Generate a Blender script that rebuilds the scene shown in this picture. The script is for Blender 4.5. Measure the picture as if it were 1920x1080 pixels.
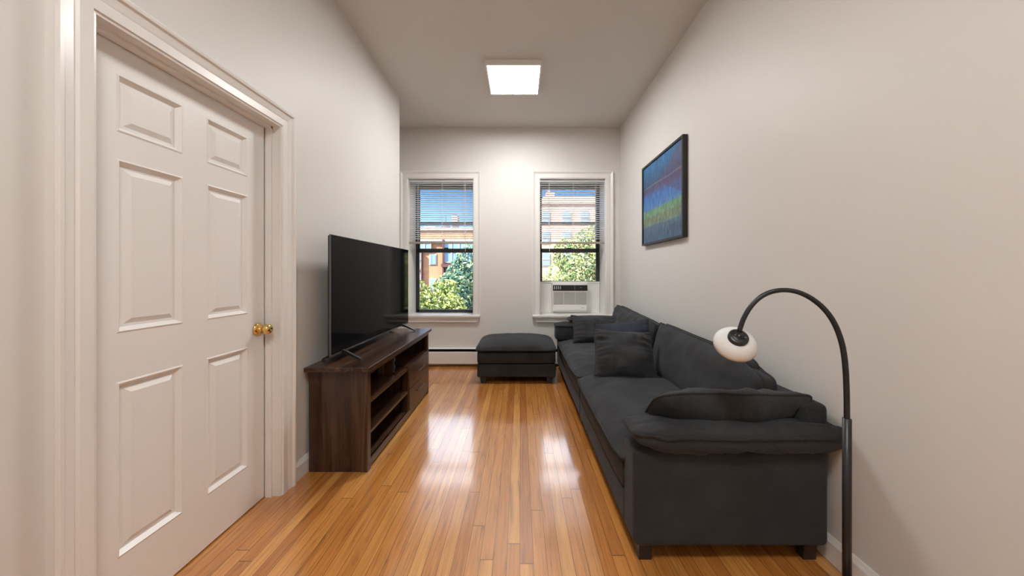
import bpy, bmesh, math, random
from mathutils import Vector, Matrix, noise
PI = math.pi
C = bpy.context.scene.collection
S = bpy.context.scene
for o in list(bpy.data.objects): bpy.data.objects.remove(o)
random.seed(5)

# ---------------------------------------------------------------- camera
F = 630.0                      # focal length in pixels of the 1920 px frame
CX, CY, CH = 975.0, 512.0, 1.23
cd = bpy.data.cameras.new('camera'); cam = bpy.data.objects.new('camera', cd); C.objects.link(cam)
cd.sensor_fit = 'HORIZONTAL'; cd.sensor_width = 36.0; cd.lens = F / 1920 * 36.0
cd.shift_x = (960 - CX) / 1920; cd.shift_y = (CY - 540) / 1920
cd.clip_start = 0.02; cd.clip_end = 400
cam.location = (0, 0, CH); cam.rotation_euler = (PI / 2, 0, 0)
S.camera = cam
S.view_settings.view_transform = 'Standard'; S.view_settings.look = 'None'
S.view_settings.gamma = 1.0; S.view_settings.use_curve_mapping = False
S.view_settings.exposure = 0.0
try:
    S.cycles.use_denoising = True
    S.cycles.max_bounces = 10; S.cycles.diffuse_bounces = 6; S.cycles.transparent_max_bounces = 16
    S.cycles.sample_clamp_indirect = 6
    S.cycles.caustics_reflective = False; S.cycles.caustics_refractive = False
except Exception: pass

# ---------------------------------------------------------------- sky
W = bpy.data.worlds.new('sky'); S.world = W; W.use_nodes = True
nt = W.node_tree; nt.nodes.clear()
wo = nt.nodes.new('ShaderNodeOutputWorld'); bg = nt.nodes.new('ShaderNodeBackground')
tc = nt.nodes.new('ShaderNodeTexCoord'); sp = nt.nodes.new('ShaderNodeSeparateXYZ'); rp = nt.nodes.new('ShaderNodeValToRGB')
nt.links.new(tc.outputs['Generated'], sp.inputs[0]); nt.links.new(sp.outputs[2], rp.inputs[0])
cn = nt.nodes.new('ShaderNodeTexNoise'); cn.inputs['Scale'].default_value = 3.0; cn.inputs['Detail'].default_value = 4
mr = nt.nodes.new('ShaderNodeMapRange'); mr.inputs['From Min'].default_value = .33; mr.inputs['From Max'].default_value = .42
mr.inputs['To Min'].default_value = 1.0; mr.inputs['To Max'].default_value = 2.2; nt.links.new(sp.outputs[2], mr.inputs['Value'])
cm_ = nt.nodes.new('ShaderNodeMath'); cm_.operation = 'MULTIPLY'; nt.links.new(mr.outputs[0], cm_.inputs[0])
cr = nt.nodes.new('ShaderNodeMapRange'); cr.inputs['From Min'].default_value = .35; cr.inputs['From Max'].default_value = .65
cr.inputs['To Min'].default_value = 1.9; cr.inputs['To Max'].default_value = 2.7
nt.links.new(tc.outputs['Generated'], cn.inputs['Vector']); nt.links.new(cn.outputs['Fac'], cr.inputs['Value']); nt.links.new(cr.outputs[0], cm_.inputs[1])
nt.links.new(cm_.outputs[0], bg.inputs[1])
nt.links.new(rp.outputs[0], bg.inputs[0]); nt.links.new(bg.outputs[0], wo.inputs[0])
el = rp.color_ramp.elements
el[0].position = 0.0; el[0].color = (.55, .72, .85, 1)
el[1].position = 1.0; el[1].color = (.74, .76, .80, 1)
e = el.new(.13); e.color = (.21, .42, .62, 1)
e = el.new(.27); e.color = (.022, .135, .38, 1)
e = el.new(.33); e.color = (.10, .24, .42, 1)
e = el.new(.42); e.color = (.66, .70, .78, 1)          # unseen bright cloud band, added above the visible sky to whiten floor reflections

# ---------------------------------------------------------------- sun (lights the street; the windows face away from it)
sl = bpy.data.lights.new('sun', 'SUN'); sl.energy = 12.5; sl.angle = math.radians(.6); sl.color = (1, .93, .82)
so = bpy.data.objects.new('sun', sl); C.objects.link(so)
so.rotation_euler = Vector((.62, .52, -.66)).to_track_quat('-Z', 'Y').to_euler()

# window daylight sampling portals
for k, xc in enumerate((-1.056, .702)):
    a = bpy.data.lights.new('window_portal', 'AREA'); a.shape = 'RECTANGLE'; a.size = .88; a.size_y = 1.84
    a.cycles.is_portal = True
    o = bpy.data.objects.new('window_portal', a); C.objects.link(o); o.location = (xc, 4.95, 1.58)
    o.rotation_euler = (-PI / 2, 0, 0)

LIGHT = 63.0     # radiance of the ceiling panels

# ---------------------------------------------------------------- mesh helpers
class MB:
    def __init__(s): s.v = []; s.f = []
    def add(s, vs, fs):
        n = len(s.v); s.v += [Vector(p) for p in vs]; s.f += [[i + n for i in f] for f in fs]; return s
    def bm(s, b):
        b.verts.index_update()
        s.add([v.co.copy() for v in b.verts], [[v.index for v in f.verts] for f in b.faces]); b.free(); return s
    def box(s, x0, x1, y0, y1, z0, z1, bev=0.0, seg=2):
        x0, x1 = sorted((x0, x1)); y0, y1 = sorted((y0, y1)); z0, z1 = sorted((z0, z1))
        b = bmesh.new(); bmesh.ops.create_cube(b, size=1)
        for v in b.verts:
            v.co = Vector((x0 if v.co.x < 0 else x1, y0 if v.co.y < 0 else y1, z0 if v.co.z < 0 else z1))
        if bev > 0:
            bev = min(bev, .49 * min(x1 - x0, y1 - y0, z1 - z0))
            bmesh.ops.bevel(b, geom=b.edges[:], offset=bev, segments=seg, profile=.5, affect='EDGES')
        return s.bm(b)
    def tube(s, pts, r, n=10, closed=False, cap=True):
        pts = [Vector(p) for p in pts]; m = len(pts); rs = r if isinstance(r, (list, tuple)) else [r] * m
        vs = []; up = None
        for i, p in enumerate(pts):
            if closed: t = pts[(i + 1) % m] - pts[i - 1]
            else: t = pts[min(i + 1, m - 1)] - pts[max(i - 1, 0)]
            if t.length < 1e-9: t = Vector((0, 0, 1))
            t.normalize()
            if up is None:
                up = Vector((0, 0, 1)) if abs(t.z) < .9 else Vector((1, 0, 0))
            a = up - t * up.dot(t)
            if a.length < 1e-6: a = t.orthogonal()
            a.normalize(); up = a; b = t.cross(a)
            for k in range(n):
                q = 2 * PI * k / n; vs.append(p + (a * math.cos(q) + b * math.sin(q)) * rs[i])
        fs = []
        for i in range(m if closed else m - 1):
            for k in range(n):
                j = (i + 1) % m
                fs.append([i * n + k, i * n + (k + 1) % n, j * n + (k + 1) % n, j * n + k])
        if cap and not closed:
            fs.append(list(range(n))[::-1]); fs.append([(m - 1) * n + k for k in range(n)])
        return s.add(vs, fs)
    def lathe(s, prof, M, n=32):
        """prof: (r, h) along local z"""
        vs = []; fs = []
        for r, h in prof:
            for k in range(n):
                q = 2 * PI * k / n; vs.append(M @ Vector((r * math.cos(q), r * math.sin(q), h)))
        for i in range(len(prof) - 1):
            for k in range(n):
                fs.append([i * n + k, i * n + (k + 1) % n, (i + 1) * n + (k + 1) % n, (i + 1) * n + k])
        return s.add(vs, fs)
    def prism(s, poly, axis, a, b):
        """poly: 2D points in the plane of the other two axes (in x,y,z order), extruded along axis"""
        def P(p, t):
            if axis == 'x': return (t, p[0], p[1])
            if axis == 'y': return (p[0], t, p[1])
            return (p[0], p[1], t)
        n = len(poly); vs = [P(p, a) for p in poly] + [P(p, b) for p in poly]
        fs = [list(range(n))[::-1], [n + i for i in range(n)]]
        fs += [[i, (i + 1) % n, n + (i + 1) % n, n + i] for i in range(n)]
        return s.add(vs, fs)
    def xf(s, M): s.v = [M @ v for v in s.v]; return s

def root_loc(p):
    while p.parent: p = p.parent
    return p.location
def obj(name, mb, mat, parent=None, smooth=False, loc=None, wn=False, label=None):
    me = bpy.data.meshes.new(name)
    off = Vector(root_loc(parent)) if parent else Vector(loc or (0, 0, 0))
    me.from_pydata([v - off for v in mb.v], [], mb.f)
    b = bmesh.new(); b.from_mesh(me)
    bmesh.ops.remove_doubles(b, verts=b.verts[:], dist=1e-6)
    bmesh.ops.recalc_face_normals(b, faces=b.faces[:]); b.to_mesh(me); b.free()
    me.materials.append(mat)
    if smooth or wn:
        for p in me.polygons: p.use_smooth = True
    o = bpy.data.objects.new(name, me); C.objects.link(o)
    if parent: o.parent = parent
    else: o.location = off
    if wn:
        m = o.modifiers.new('wn', 'WEIGHTED_NORMAL'); m.keep_sharp = True; m.weight = 80
    if label: o['label'] = label
    return o
def thing(name, label, cat, loc=(0, 0, 0), group=None):
    o = bpy.data.objects.new(name, None); C.objects.link(o); o.location = loc; o.empty_display_size = .1
    o['label'] = label; o['category'] = cat
    if group: o['group'] = group
    return o
def tag(o, label, cat, group=None):
    o['label'] = label; o['category'] = cat
    if group: o['group'] = group
    return o
def struct(name, mb, mat, label, cat, loc=(0, 0, 0), **k):
    o = obj(name, mb, mat, None, loc=loc, **k); o['kind'] = 'structure'; tag(o, label, cat); return o
def struct_root(name, label, cat, loc):
    o = thing(name, label, cat, loc); o['kind'] = 'structure'; return o

def cushion(lx, ly, top, bot, edge=0.0, c=.02, k=.06, p=2.4, q=.55, k2=None, N=40, wr=.006, wf=9.0, seed=0, wd=.22, mid=0.0):
    """a stuffed pad: lx by ly, seam half height edge, crown heights top / bot. Returns MB, top seam loop, bottom seam loop"""
    k1 = k; kk2 = k if k2 is None else k2
    ts = [math.sin(PI / 2 * (-1 + 2 * i / N)) * .6 + (-1 + 2 * i / N) * .4 for i in range(N + 1)]
    def plan(u, v):
        k = k1 if u < 0 else kk2
        x = lx / 2 * u * (1 - c * (1 - v * v)) * (1 - k * (abs(v) ** 7) * (abs(u) ** 3))
        y = ly / 2 * v * (1 - c * (1 - u * u)) * (1 - k * (abs(u) ** 7) * (abs(v) ** 3))
        return x, y
    def hh(u, v): return max(0.0, (1 - abs(u) ** p) * (1 - abs(v) ** p)) ** q
    def wrk(u, v, s):
        du, dv = 1 - abs(u), 1 - abs(v)
        a = noise.noise(Vector((v * ly * wf * 1.3 + 3 * seed, u * lx * 2.0, s * 7 + seed))) * math.exp(-du / wd)
        b = noise.noise(Vector((u * lx * wf * 1.3 - 5 * seed, v * ly * 2.0, s * 11 + 20 + seed))) * math.exp(-dv / wd)
        g = noise.noise(Vector((u * lx * 3.2, v * ly * 3.2, s * 3 + seed * 2.3))) * .9
        return wr * (a * 1.6 + b * 1.6 + g) * min(1, 4 * min(du, dv) + .0)
    def wob(u, v):   # seam line wobble
        return wr * .5 * noise.noise(Vector((u * lx * 5, v * ly * 5, seed + 50)))
    m = MB(); vs = []; n1 = N + 1
    for s, H in ((1, top), (-1, bot)):
        for j in range(n1):
            for i in range(n1):
                u, v = ts[i], ts[j]; x, y = plan(u, v)
                z = s * (edge + (H - edge) * hh(u, v)) + s * wrk(u, v, s) + wob(u, v) - mid * (1 - u * u) * (1 - v * v)
                vs.append((x, y, z))
    fs = []
    for t in (0, 1):
        o = t * n1 * n1
        for j in range(N):
            for i in range(N):
                a = o + j * n1 + i; fs.append([a, a + 1, a + 1 + n1, a + n1])
    ring = [j * n1 + i for (i, j) in [(i, 0) for i in range(N)] + [(N, j) for j in range(N)] + [(i, N) for i in range(N, 0, -1)] + [(0, j) for j in range(N, 0, -1)]]
    o = n1 * n1
    if edge > 0:
        R = len(ring)
        for a in range(R):
            b = (a + 1) % R; fs.append([ring[a], ring[b], ring[b] + o, ring[a] + o])
    m.add(vs, fs)
    return m, [Vector(vs[i]) for i in ring], [Vector(vs[i + o]) for i in ring]

def place_cushion(name, parent, M, mat, pip=.006, pmat=None, both=False, label=None, **kw):
    m, rt, rb = cushion(**kw); m.xf(M)
    o = obj(name, m, mat, parent, smooth=True, label=label)
    if pip:
        pm = MB().tube([M @ p for p in rt], pip, 8, closed=True)
        if both: pm.tube([M @ p for p in rb], pip, 8, closed=True)
        obj('piping', pm, pmat or mat, o, smooth=True)
    return o

# ---------------------------------------------------------------- materials
def mat(name, col, rough=.5, metal=0.0, **k):
    m = bpy.data.materials.new(name); m.use_nodes = True
    b = m.node_tree.nodes['Principled BSDF']
    b.inputs['Base Color'].default_value = (*col, 1); b.inputs['Roughness'].default_value = rough; b.inputs['Metallic'].default_value = metal
    for kk, v in k.items(): b.inputs[kk.replace('_', ' ')].default_value = v
    return m
def nodes(m): return m.node_tree, m.node_tree.nodes['Principled BSDF']
def N(t, kind, **k):
    n = t.nodes.new(kind)
    for a, b in k.items(): setattr(n, a, b)
    return n
def mapping(t, scale, coord='Object'):
    tc = N(t, 'ShaderNodeTexCoord'); mp = N(t, 'ShaderNodeMapping'); mp.inputs['Scale'].default_value = scale
    t.links.new(tc.outputs[coord], mp.inputs[0]); return mp.outputs[0]
def noise_tex(t, vec, scale=5, detail=3, rough=.5, dist=0):
    n = N(t, 'ShaderNodeTexNoise'); n.inputs['Scale'].default_value = scale; n.inputs['Detail'].default_value = detail
    n.inputs['Roughness'].default_value = rough; n.inputs['Distortion'].default_value = dist
    t.links.new(vec, n.inputs['Vector']); return n.outputs['Fac']
def ramp(t, fac, stops, interp='LINEAR'):
    r = N(t, 'ShaderNodeValToRGB'); t.links.new(fac, r.inputs[0]); e = r.color_ramp.elements; r.color_ramp.interpolation = interp
    e[0].position, e[0].color = stops[0][0], (*stops[0][1], 1); e[1].position, e[1].color = stops[-1][0], (*stops[-1][1], 1)
    for p, c in stops[1:-1]:
        x = e.new(p); x.color = (*c, 1)
    return r.outputs[0]
def bump(t, b, h, s=.2, d=.002):
    n = N(t, 'ShaderNodeBump'); n.inputs['Strength'].default_value = s; n.inputs['Distance'].default_value = d
    t.links.new(h, n.inputs['Height']); t.links.new(n.outputs[0], b.inputs['Normal']); return n
def math_(t, op, a, b=None):
    n = N(t, 'ShaderNodeMath'); n.operation = op
    for i, x in enumerate((a, b)):
        if x is None: continue
        if isinstance(x, (int, float)): n.inputs[i].default_value = x
        else: t.links.new(x, n.inputs[i])
    return n.outputs[0]
def mixc(t, fac, a, b, blend='MIX'):
    n = N(t, 'ShaderNodeMix'); n.data_type = 'RGBA'; n.blend_type = blend
    for i, x in ((0, fac), (6, a), (7, b)):
        if isinstance(x, (int, float)): n.inputs[i].default_value = x
        elif isinstance(x, tuple): n.inputs[i].default_value = (*x, 1)
        else: t.links.new(x, n.inputs[i])
    return n.outputs[2]

def paint(name, col, rough, bs=.06):
    m = mat(name, col, rough); t, b = nodes(m); v = mapping(t, (1, 1, 1))
    f = noise_tex(t, v, 1.3, 3); c = mixc(t, f, tuple(x * .985 for x in col), tuple(min(1, x * 1.015) for x in col))
    t.links.new(c, b.inputs['Base Color']); bump(t, b, noise_tex(t, v, 160, 2), bs, .001); return m
M = {}
M['wall'] = paint('wall_paint', (.680, .664, .636), .5)
M['ceil'] = paint('ceiling_paint', (.64, .615, .585), .6)
M['trim'] = paint('trim_paint', (.78, .765, .74), .30, .02)
M['door'] = paint('door_paint', (.80, .79, .77), .35, .02)
M['white_plastic'] = mat('white_plastic', (.78, .77, .75), .4)
M['grille'] = mat('grille_plastic', (.60, .59, .56), .5)
M['slat'] = mat('blind_slat', (.88, .89, .90), .4)
t, b = nodes(M['slat']); tr = N(t, 'ShaderNodeBsdfTranslucent'); tr.inputs[0].default_value = (.95, .96, .98, 1); mx = N(t, 'ShaderNodeMixShader'); mx.inputs[0].default_value = .65
t.links.new(b.outputs[0], mx.inputs[1]); t.links.new(tr.outputs[0], mx.inputs[2]); t.links.new(mx.outputs[0], [n for n in t.nodes if n.type == 'OUTPUT_MATERIAL'][0].inputs[0])
M['rail'] = mat('blind_rail', (.36, .32, .27), .45)
M['blackframe'] = mat('black_window_frame', (.030, .034, .039), .38)
M['black'] = mat('black_plastic', (.010, .010, .011), .38)
M['darkpanel'] = mat('dark_panel', (.015, .016, .018), .3)
M['metalgrey'] = mat('grey_metal', (.45, .45, .46), .35, 1.0)
M['tvedge'] = mat('tv_bezel_metal', (.14, .14, .145), .35, .7)
M['screen'] = mat('tv_screen', (.0045, .0045, .005), .07, Specular_IOR_Level=.06)
M['brass'] = mat('polished_brass', (.83, .56, .20), .13, 1.0)
M['gap_shade'] = mat('painted_gap_shade', (.01, .01, .01), .8)  # near-black colour that paints shade into recesses
M['shade'] = mat('white_lamp_shade', (.70, .70, .69), .6)
M['heater'] = mat('heater_enamel', (.76, .74, .71), .4)

# floor : narrow oak strips running away from the camera
m = mat('oak_strip_floor', (.5, .22, .06), .2); t, b = nodes(m)
tc_ = N(t, 'ShaderNodeTexCoord'); s_ = N(t, 'ShaderNodeSeparateXYZ'); t.links.new(tc_.outputs['Object'], s_.inputs[0])
BW = .0572
xs = math_(t, 'DIVIDE', s_.outputs[0], BW); row = math_(t, 'FLOOR', xs); fr = math_(t, 'FRACT', xs)
wn1 = N(t, 'ShaderNodeTexWhiteNoise', noise_dimensions='1D'); t.links.new(row, wn1.inputs['W'])
ys = math_(t, 'ADD', math_(t, 'DIVIDE', s_.outputs[1], 1.9), math_(t, 'MULTIPLY', wn1.outputs[0], 7.3))
pc = math_(t, 'FLOOR', ys); fy = math_(t, 'FRACT', ys)
cmb = N(t, 'ShaderNodeCombineXYZ'); t.links.new(row, cmb.inputs[0]); t.links.new(pc, cmb.inputs[1])
wn2 = N(t, 'ShaderNodeTexWhiteNoise', noise_dimensions='2D'); t.links.new(cmb.outputs[0], wn2.inputs['Vector'])
base = ramp(t, wn2.outputs[0], [(0, (.44, .165, .036)), (.3, (.53, .215, .048)), (.7, (.60, .265, .066)), (1, (.68, .34, .095))])
mp = N(t, 'ShaderNodeMapping'); mp.inputs['Scale'].default_value = (55, 2.6, 1); t.links.new(tc_.outputs['Object'], mp.inputs[0])
ofs = N(t, 'ShaderNodeVectorMath', operation='ADD'); t.links.new(mp.outputs[0], ofs.inputs[0])
sc_ = N(t, 'ShaderNodeVectorMath', operation='SCALE'); t.links.new(wn2.outputs[1], sc_.inputs[0]); sc_.inputs['Scale'].default_value = 40
t.links.new(sc_.outputs[0], ofs.inputs[1])
g1 = noise_tex(t, ofs.outputs[0], 1.0, 5, .62, 1.2)
gr = ramp(t, g1, [(.30, (.50, .42, .34)), (.42, (.86, .82, .77)), (.62, (1.10, 1.10, 1.10))])
c1 = mixc(t, 1.0, base, gr, 'MULTIPLY')
mp2 = N(t, 'ShaderNodeMapping'); mp2.inputs['Scale'].default_value = (1.3, .8, 1); t.links.new(tc_.outputs['Object'], mp2.inputs[0])
wear = ramp(t, noise_tex(t, mp2.outputs[0], 1.6, 3), [(.35, (.9, .87, .84)), (.65, (1.05, 1.05, 1.05))])
c2 = mixc(t, 1.0, c1, wear, 'MULTIPLY')
ed = math_(t, 'ABSOLUTE', math_(t, 'SUBTRACT', fr, .5))
gx = math_(t, 'GREATER_THAN', ed, .478)
ey = math_(t, 'ABSOLUTE', math_(t, 'SUBTRACT', fy, .5)); gy = math_(t, 'GREATER_THAN', ey, .4988)
gp = math_(t, 'MAXIMUM', gx, gy)
c3 = mixc(t, math_(t, 'MULTIPLY', gp, .80), c2, (.10, .035, .01))
t.links.new(c3, b.inputs['Base Color'])
hb = math_(t, 'SUBTRACT', math_(t, 'MULTIPLY', g1, .12), gp)
bmp = bump(t, b, hb, .35, .0012)
mpw = N(t, 'ShaderNodeMapping'); mpw.inputs['Scale'].default_value = (9, 1.5, 1); t.links.new(tc_.outputs['Object'], mpw.inputs[0])
b2 = N(t, 'ShaderNodeBump'); b2.inputs['Strength'].default_value = .10; b2.inputs['Distance'].default_value = .004
t.links.new(noise_tex(t, mpw.outputs[0], 1.4, 2), b2.inputs['Height']); t.links.new(bmp.outputs[0], b2.inputs['Normal']); t.links.new(b2.outputs[0], b.inputs['Normal'])
b.inputs['Coat Weight'].default_value = 1.0; b.inputs['Coat IOR'].default_value = 1.95; b.inputs['Coat Roughness'].default_value = .12
t.links.new(b2.outputs[0], b.inputs['Coat Normal'])
b.inputs['Roughness'].default_value = .3
M['floor'] = m

# dark walnut laminate
def wood(name, axis):
    m = mat(name, (.03, .015, .01), .27); t, b = nodes(m)
    sc = {'x': (1.2, 26, 26), 'y': (26, 1.2, 26), 'z': (26, 26, 1.2)}[axis]
    v = mapping(t, sc); g = noise_tex(t, v, 1.0, 6, .65, .8)
    sc2 = {'x': (.5, 7, 7), 'y': (7, .5, 7), 'z': (7, 7, .5)}[axis]
    v2 = mapping(t, sc2); g2 = noise_tex(t, v2, 1.0, 3, .5, .4)
    f = math_(t, 'ADD', math_(t, 'MULTIPLY', g, .55), math_(t, 'MULTIPLY', g2, .45))
    c = ramp(t, f, [(.36, (.014, .0062, .0035)), (.48, (.038, .0180, .0100)), (.58, (.082, .040, .0220)), (.68, (.160, .083, .048))])
    t.links.new(c, b.inputs['Base Color']); bump(t, b, g, .12, .001); return m
M['wood_y'] = wood('walnut_laminate_long', 'y'); M['wood_z'] = wood('walnut_laminate_upright', 'z')

# charcoal upholstery
def fabric(name, col, sc=1.0):
    m = mat(name, col, .92); t, b = nodes(m); v = mapping(t, (1, 1, 1))
    w = noise_tex(t, v, 380 * sc, 3, .7); w2 = noise_tex(t, v, 5, 4)
    f = math_(t, 'ADD', math_(t, 'MULTIPLY', w, .75), math_(t, 'MULTIPLY', w2, .35))
    c = ramp(t, f, [(.30, tuple(x * .40 for x in col)), (.55, col), (.78, tuple(x * 2.1 for x in col))])
    t.links.new(c, b.inputs['Base Color']); bump(t, b, w, .6, .002)
    b.inputs['Sheen Weight'].default_value = .10; b.inputs['Sheen Roughness'].default_value = .4; b.inputs['Sheen Tint'].default_value = (.75, .8, .9, 1)
    b.inputs['Specular IOR Level'].default_value = .25
    return m
M['fabric'] = fabric('charcoal_linen', (.032, .0335, .0355))
M['fabric_dark'] = fabric('charcoal_linen_base', (.030, .0315, .0335))
M['fabric_blue'] = fabric('navy_linen', (.026, .031, .044))
M['pipe'] = fabric('charcoal_piping', (.026, .026, .027))

# window glass: thin pane
def glass(name, tint=(1, 1, 1), refl=.06):
    m = bpy.data.materials.new(name); m.use_nodes = True; t = m.node_tree; t.nodes.clear()
    o = N(t, 'ShaderNodeOutputMaterial'); a = N(t, 'ShaderNodeBsdfTransparent'); g = N(t, 'ShaderNodeBsdfGlossy'); x = N(t, 'ShaderNodeMixShader')
    a.inputs[0].default_value = (*tint, 1); g.inputs['Roughness'].default_value = .02
    fz = N(t, 'ShaderNodeFresnel'); fz.inputs[0].default_value = 1.35
    t.links.new(fz.outputs[0], x.inputs[0]); t.links.new(a.outputs[0], x.inputs[1]); t.links.new(g.outputs[0], x.inputs[2]); t.links.new(x.outputs[0], o.inputs[0])
    return m
M['glass'] = glass('window_glass')

def emit(name, col, s):
    m = bpy.data.materials.new(name); m.use_nodes = True; t = m.node_tree; t.nodes.clear()
    o = N(t, 'ShaderNodeOutputMaterial'); a = N(t, 'ShaderNodeEmission'); a.inputs[0].default_value = (*col, 1); a.inputs[1].default_value = s
    t.links.new(a.outputs[0], o.inputs[0]); return m
M['panel_light'] = emit('lit_panel', (1.0, .985, .965), LIGHT)

# painting
def painting_mat():
    m = mat('abstract_oil_painting', (.1, .2, .4), .45); t, b = nodes(m)
    tcn = N(t, 'ShaderNodeTexCoord'); sx = N(t, 'ShaderNodeSeparateXYZ'); t.links.new(tcn.outputs['Generated'], sx.inputs[0])
    y = sx.outputs[1]; z = sx.outputs[2]      # y: 0 near .. 1 far ; z: 0 bottom .. 1 top
    v = mapping(t, (4, 34, 12)); n1 = noise_tex(t, v, 1.0, 6, .7, .8)
    wv = math_(t, 'MULTIPLY', math_(t, 'SUBTRACT', noise_tex(t, mapping(t, (1, 3, 30)), 1.0, 3), .5), .03)
    zz = math_(t, 'ADD', math_(t, 'SUBTRACT', z, math_(t, 'MULTIPLY', math_(t, 'SUBTRACT', y, .5), .0)), wv)
    col = ramp(t, zz, [(0, (.055, .115, .20)), (.10, (.050, .095, .165)), (.20, (.085, .14, .20)), (.215, (.15, .22, .20)), (.235, (.15, .21, .12)), (.315, (.16, .19, .12)),
                       (.325, (.14, .27, .14)), (.405, (.13, .26, .16)), (.42, (.075, .19, .42)), (.54, (.040, .15, .42)), (.60, (.045, .12, .33)), (.66, (.075, .055, .13)),
                       (.70, (.060, .055, .12)), (.74, (.025, .075, .17)), (.84, (.022, .10, .22)), (.92, (.025, .13, .30)), (1, (.03, .15, .36))])
    br = ramp(t, n1, [(.28, (.40, .45, .55)), (.5, (.95, .95, .95)), (.72, (1.9, 1.8, 1.6))])
    c = mixc(t, 1.0, col, br, 'MULTIPLY')
    # a patch of plum in the upper near half
    n2 = noise_tex(t, mapping(t, (1, 5, 5)), 1.0, 3)
    near = math_(t, 'SUBTRACT', .62, y); zm = math_(t, 'ABSOLUTE', math_(t, 'SUBTRACT', z, .72))
    f = math_(t, 'MULTIPLY', math_(t, 'GREATER_THAN', math_(t, 'ADD', math_(t, 'SUBTRACT', math_(t, 'MULTIPLY', near, .5), zm), math_(t, 'MULTIPLY', math_(t, 'SUBTRACT', n2, .5), .25)), .02), .6)
    c = mixc(t, f, c, (.085, .055, .13))
    # scored pale line
    ln = math_(t, 'LESS_THAN', math_(t, 'ABSOLUTE', math_(t, 'SUBTRACT', zz, .715)), .004)
    c = mixc(t, math_(t, 'MULTIPLY', ln, .35), c, (.35, .42, .5))
    t.links.new(c, b.inputs['Base Color']); bump(t, b, n1, .6, .006); return m
M['painting'] = painting_mat()

# outdoors
def brick(name, c1, c2, mort, sc=4.2):
    m = mat(name, c1, .85); t, b = nodes(m)
    tcn = N(t, 'ShaderNodeTexCoord'); s = N(t, 'ShaderNodeSeparateXYZ'); t.links.new(tcn.outputs['Object'], s.inputs[0])
    cb = N(t, 'ShaderNodeCombineXYZ'); t.links.new(s.outputs[0], cb.inputs[0]); t.links.new(s.outputs[2], cb.inputs[1])
    br = N(t, 'ShaderNodeTexBrick'); t.links.new(cb.outputs[0], br.inputs[0]); br.inputs['Scale'].default_value = sc
    br.inputs['Color1'].default_value = (*c1, 1); br.inputs['Color2'].default_value = (*c2, 1); br.inputs['Mortar'].default_value = (*mort, 1); br.inputs['Mortar Size'].default_value = .02
    n = noise_tex(t, cb.outputs[0], .7, 4); c = mixc(t, 1.0, br.outputs[0], ramp(t, n, [(.3, (.8, .78, .76)), (.7, (1.15, 1.12, 1.1))]), 'MULTIPLY')
    t.links.new(c, b.inputs['Base Color']); return m
M['brick'] = brick('orange_brick', (.40, .17, .085), (.50, .24, .13), (.5, .38, .28))
M['brick_pale'] = brick('pale_brick', (.56, .31, .23), (.62, .38, .29), (.62, .48, .40))
M['stone'] = paint('pale_stone', (.42, .40, .37), .8)
M['blueglass'] = mat('bay_window_glass', (.20, .34, .50), .12)
M['curtained'] = mat('curtained_window', (.22, .28, .35), .3)
M['darkstuff'] = mat('dark_roof_metal', (.09, .09, .12), .6)
M['redtrim'] = mat('dark_red_metal', (.09, .035, .04), .5)
M['street'] = paint('street_asphalt', (.18, .18, .18), .9)
M['bark'] = paint('tree_bark', (.10, .07, .045), .9)
def leafmat(name, stops):
    m = mat(name, (.1, .2, .05), .45); t, b = nodes(m)
    gi = N(t, 'ShaderNodeNewGeometry')
    c = ramp(t, gi.outputs['Random Per Island'], stops); t.links.new(c, b.inputs['Base Color'])
    # light glows through leaves
    tr = N(t, 'ShaderNodeBsdfTranslucent'); t.links.new(c, tr.inputs[0]); mx = N(t, 'ShaderNodeMixShader'); mx.inputs[0].default_value = .28
    out = [n for n in t.nodes if n.type == 'OUTPUT_MATERIAL'][0]
    t.links.new(b.outputs[0], mx.inputs[1]); t.links.new(tr.outputs[0], mx.inputs[2]); t.links.new(mx.outputs[0], out.inputs[0]); return m
M['leaf_lime'] = leafmat('yellow_green_leaves', [(0, (.03, .07, .02)), (.3, (.13, .20, .04)), (.6, (.30, .38, .08)), (.85, (.46, .50, .16)), (1, (.72, .68, .42))])
M['leaf_teal'] = leafmat('blue_green_leaves', [(0, (.02, .07, .08)), (.35, (.06, .18, .15)), (.65, (.15, .30, .18)), (.85, (.34, .42, .18)), (1, (.60, .62, .40))])
M['leaf_pale'] = leafmat('pale_green_leaves', [(0, (.07, .15, .09)), (.3, (.18, .27, .10)), (.6, (.36, .42, .16)), (.85, (.56, .56, .27)), (1, (.78, .68, .50))])

# ================================================================ THE ROOM
H = 3.17; XL, XR, YF, YB = -1.33, 1.336, 4.48, -1.6
YJ = 3.71; XRC = -1.78
DY0, DY1, DZ = 1.045, 1.852, 2.035        # door opening
struct('floor', MB().box(-2.1, 1.6, YB - .2, YF + .45, -.12, 0), M['floor'], 'glossy orange oak strip floor running to the windows', 'floor')
struct('ceiling', MB().box(-2.1, 1.6, YB - .2, YF + .45, H, H + .15), M['ceil'], 'plain warm grey painted ceiling', 'ceiling')
struct('wall_right', MB().box(XR, XR + .15, YB - .2, YF + .45, 0, H), M['wall'], 'warm off-white wall behind the sofa and painting', 'wall')
struct('wall_back', MB().box(-1.6, XR, YB - .15, YB, 0, H), M['wall'], 'off-white wall behind the viewer', 'wall')
wl = MB().box(XL - .14, XL, YB, DY0 - .012, 0, H).box(XL - .14, XL, DY1 + .012, YJ, 0, H).box(XL - .14, XL, DY0 - .012, DY1 + .012, DZ + .012, H)
wl.box(XRC - .14, XL - .14, YJ - .14, YJ, 0, H)
struct('wall_left', wl, M['wall'], 'warm off-white wall between white door and window recess', 'wall')
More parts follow.
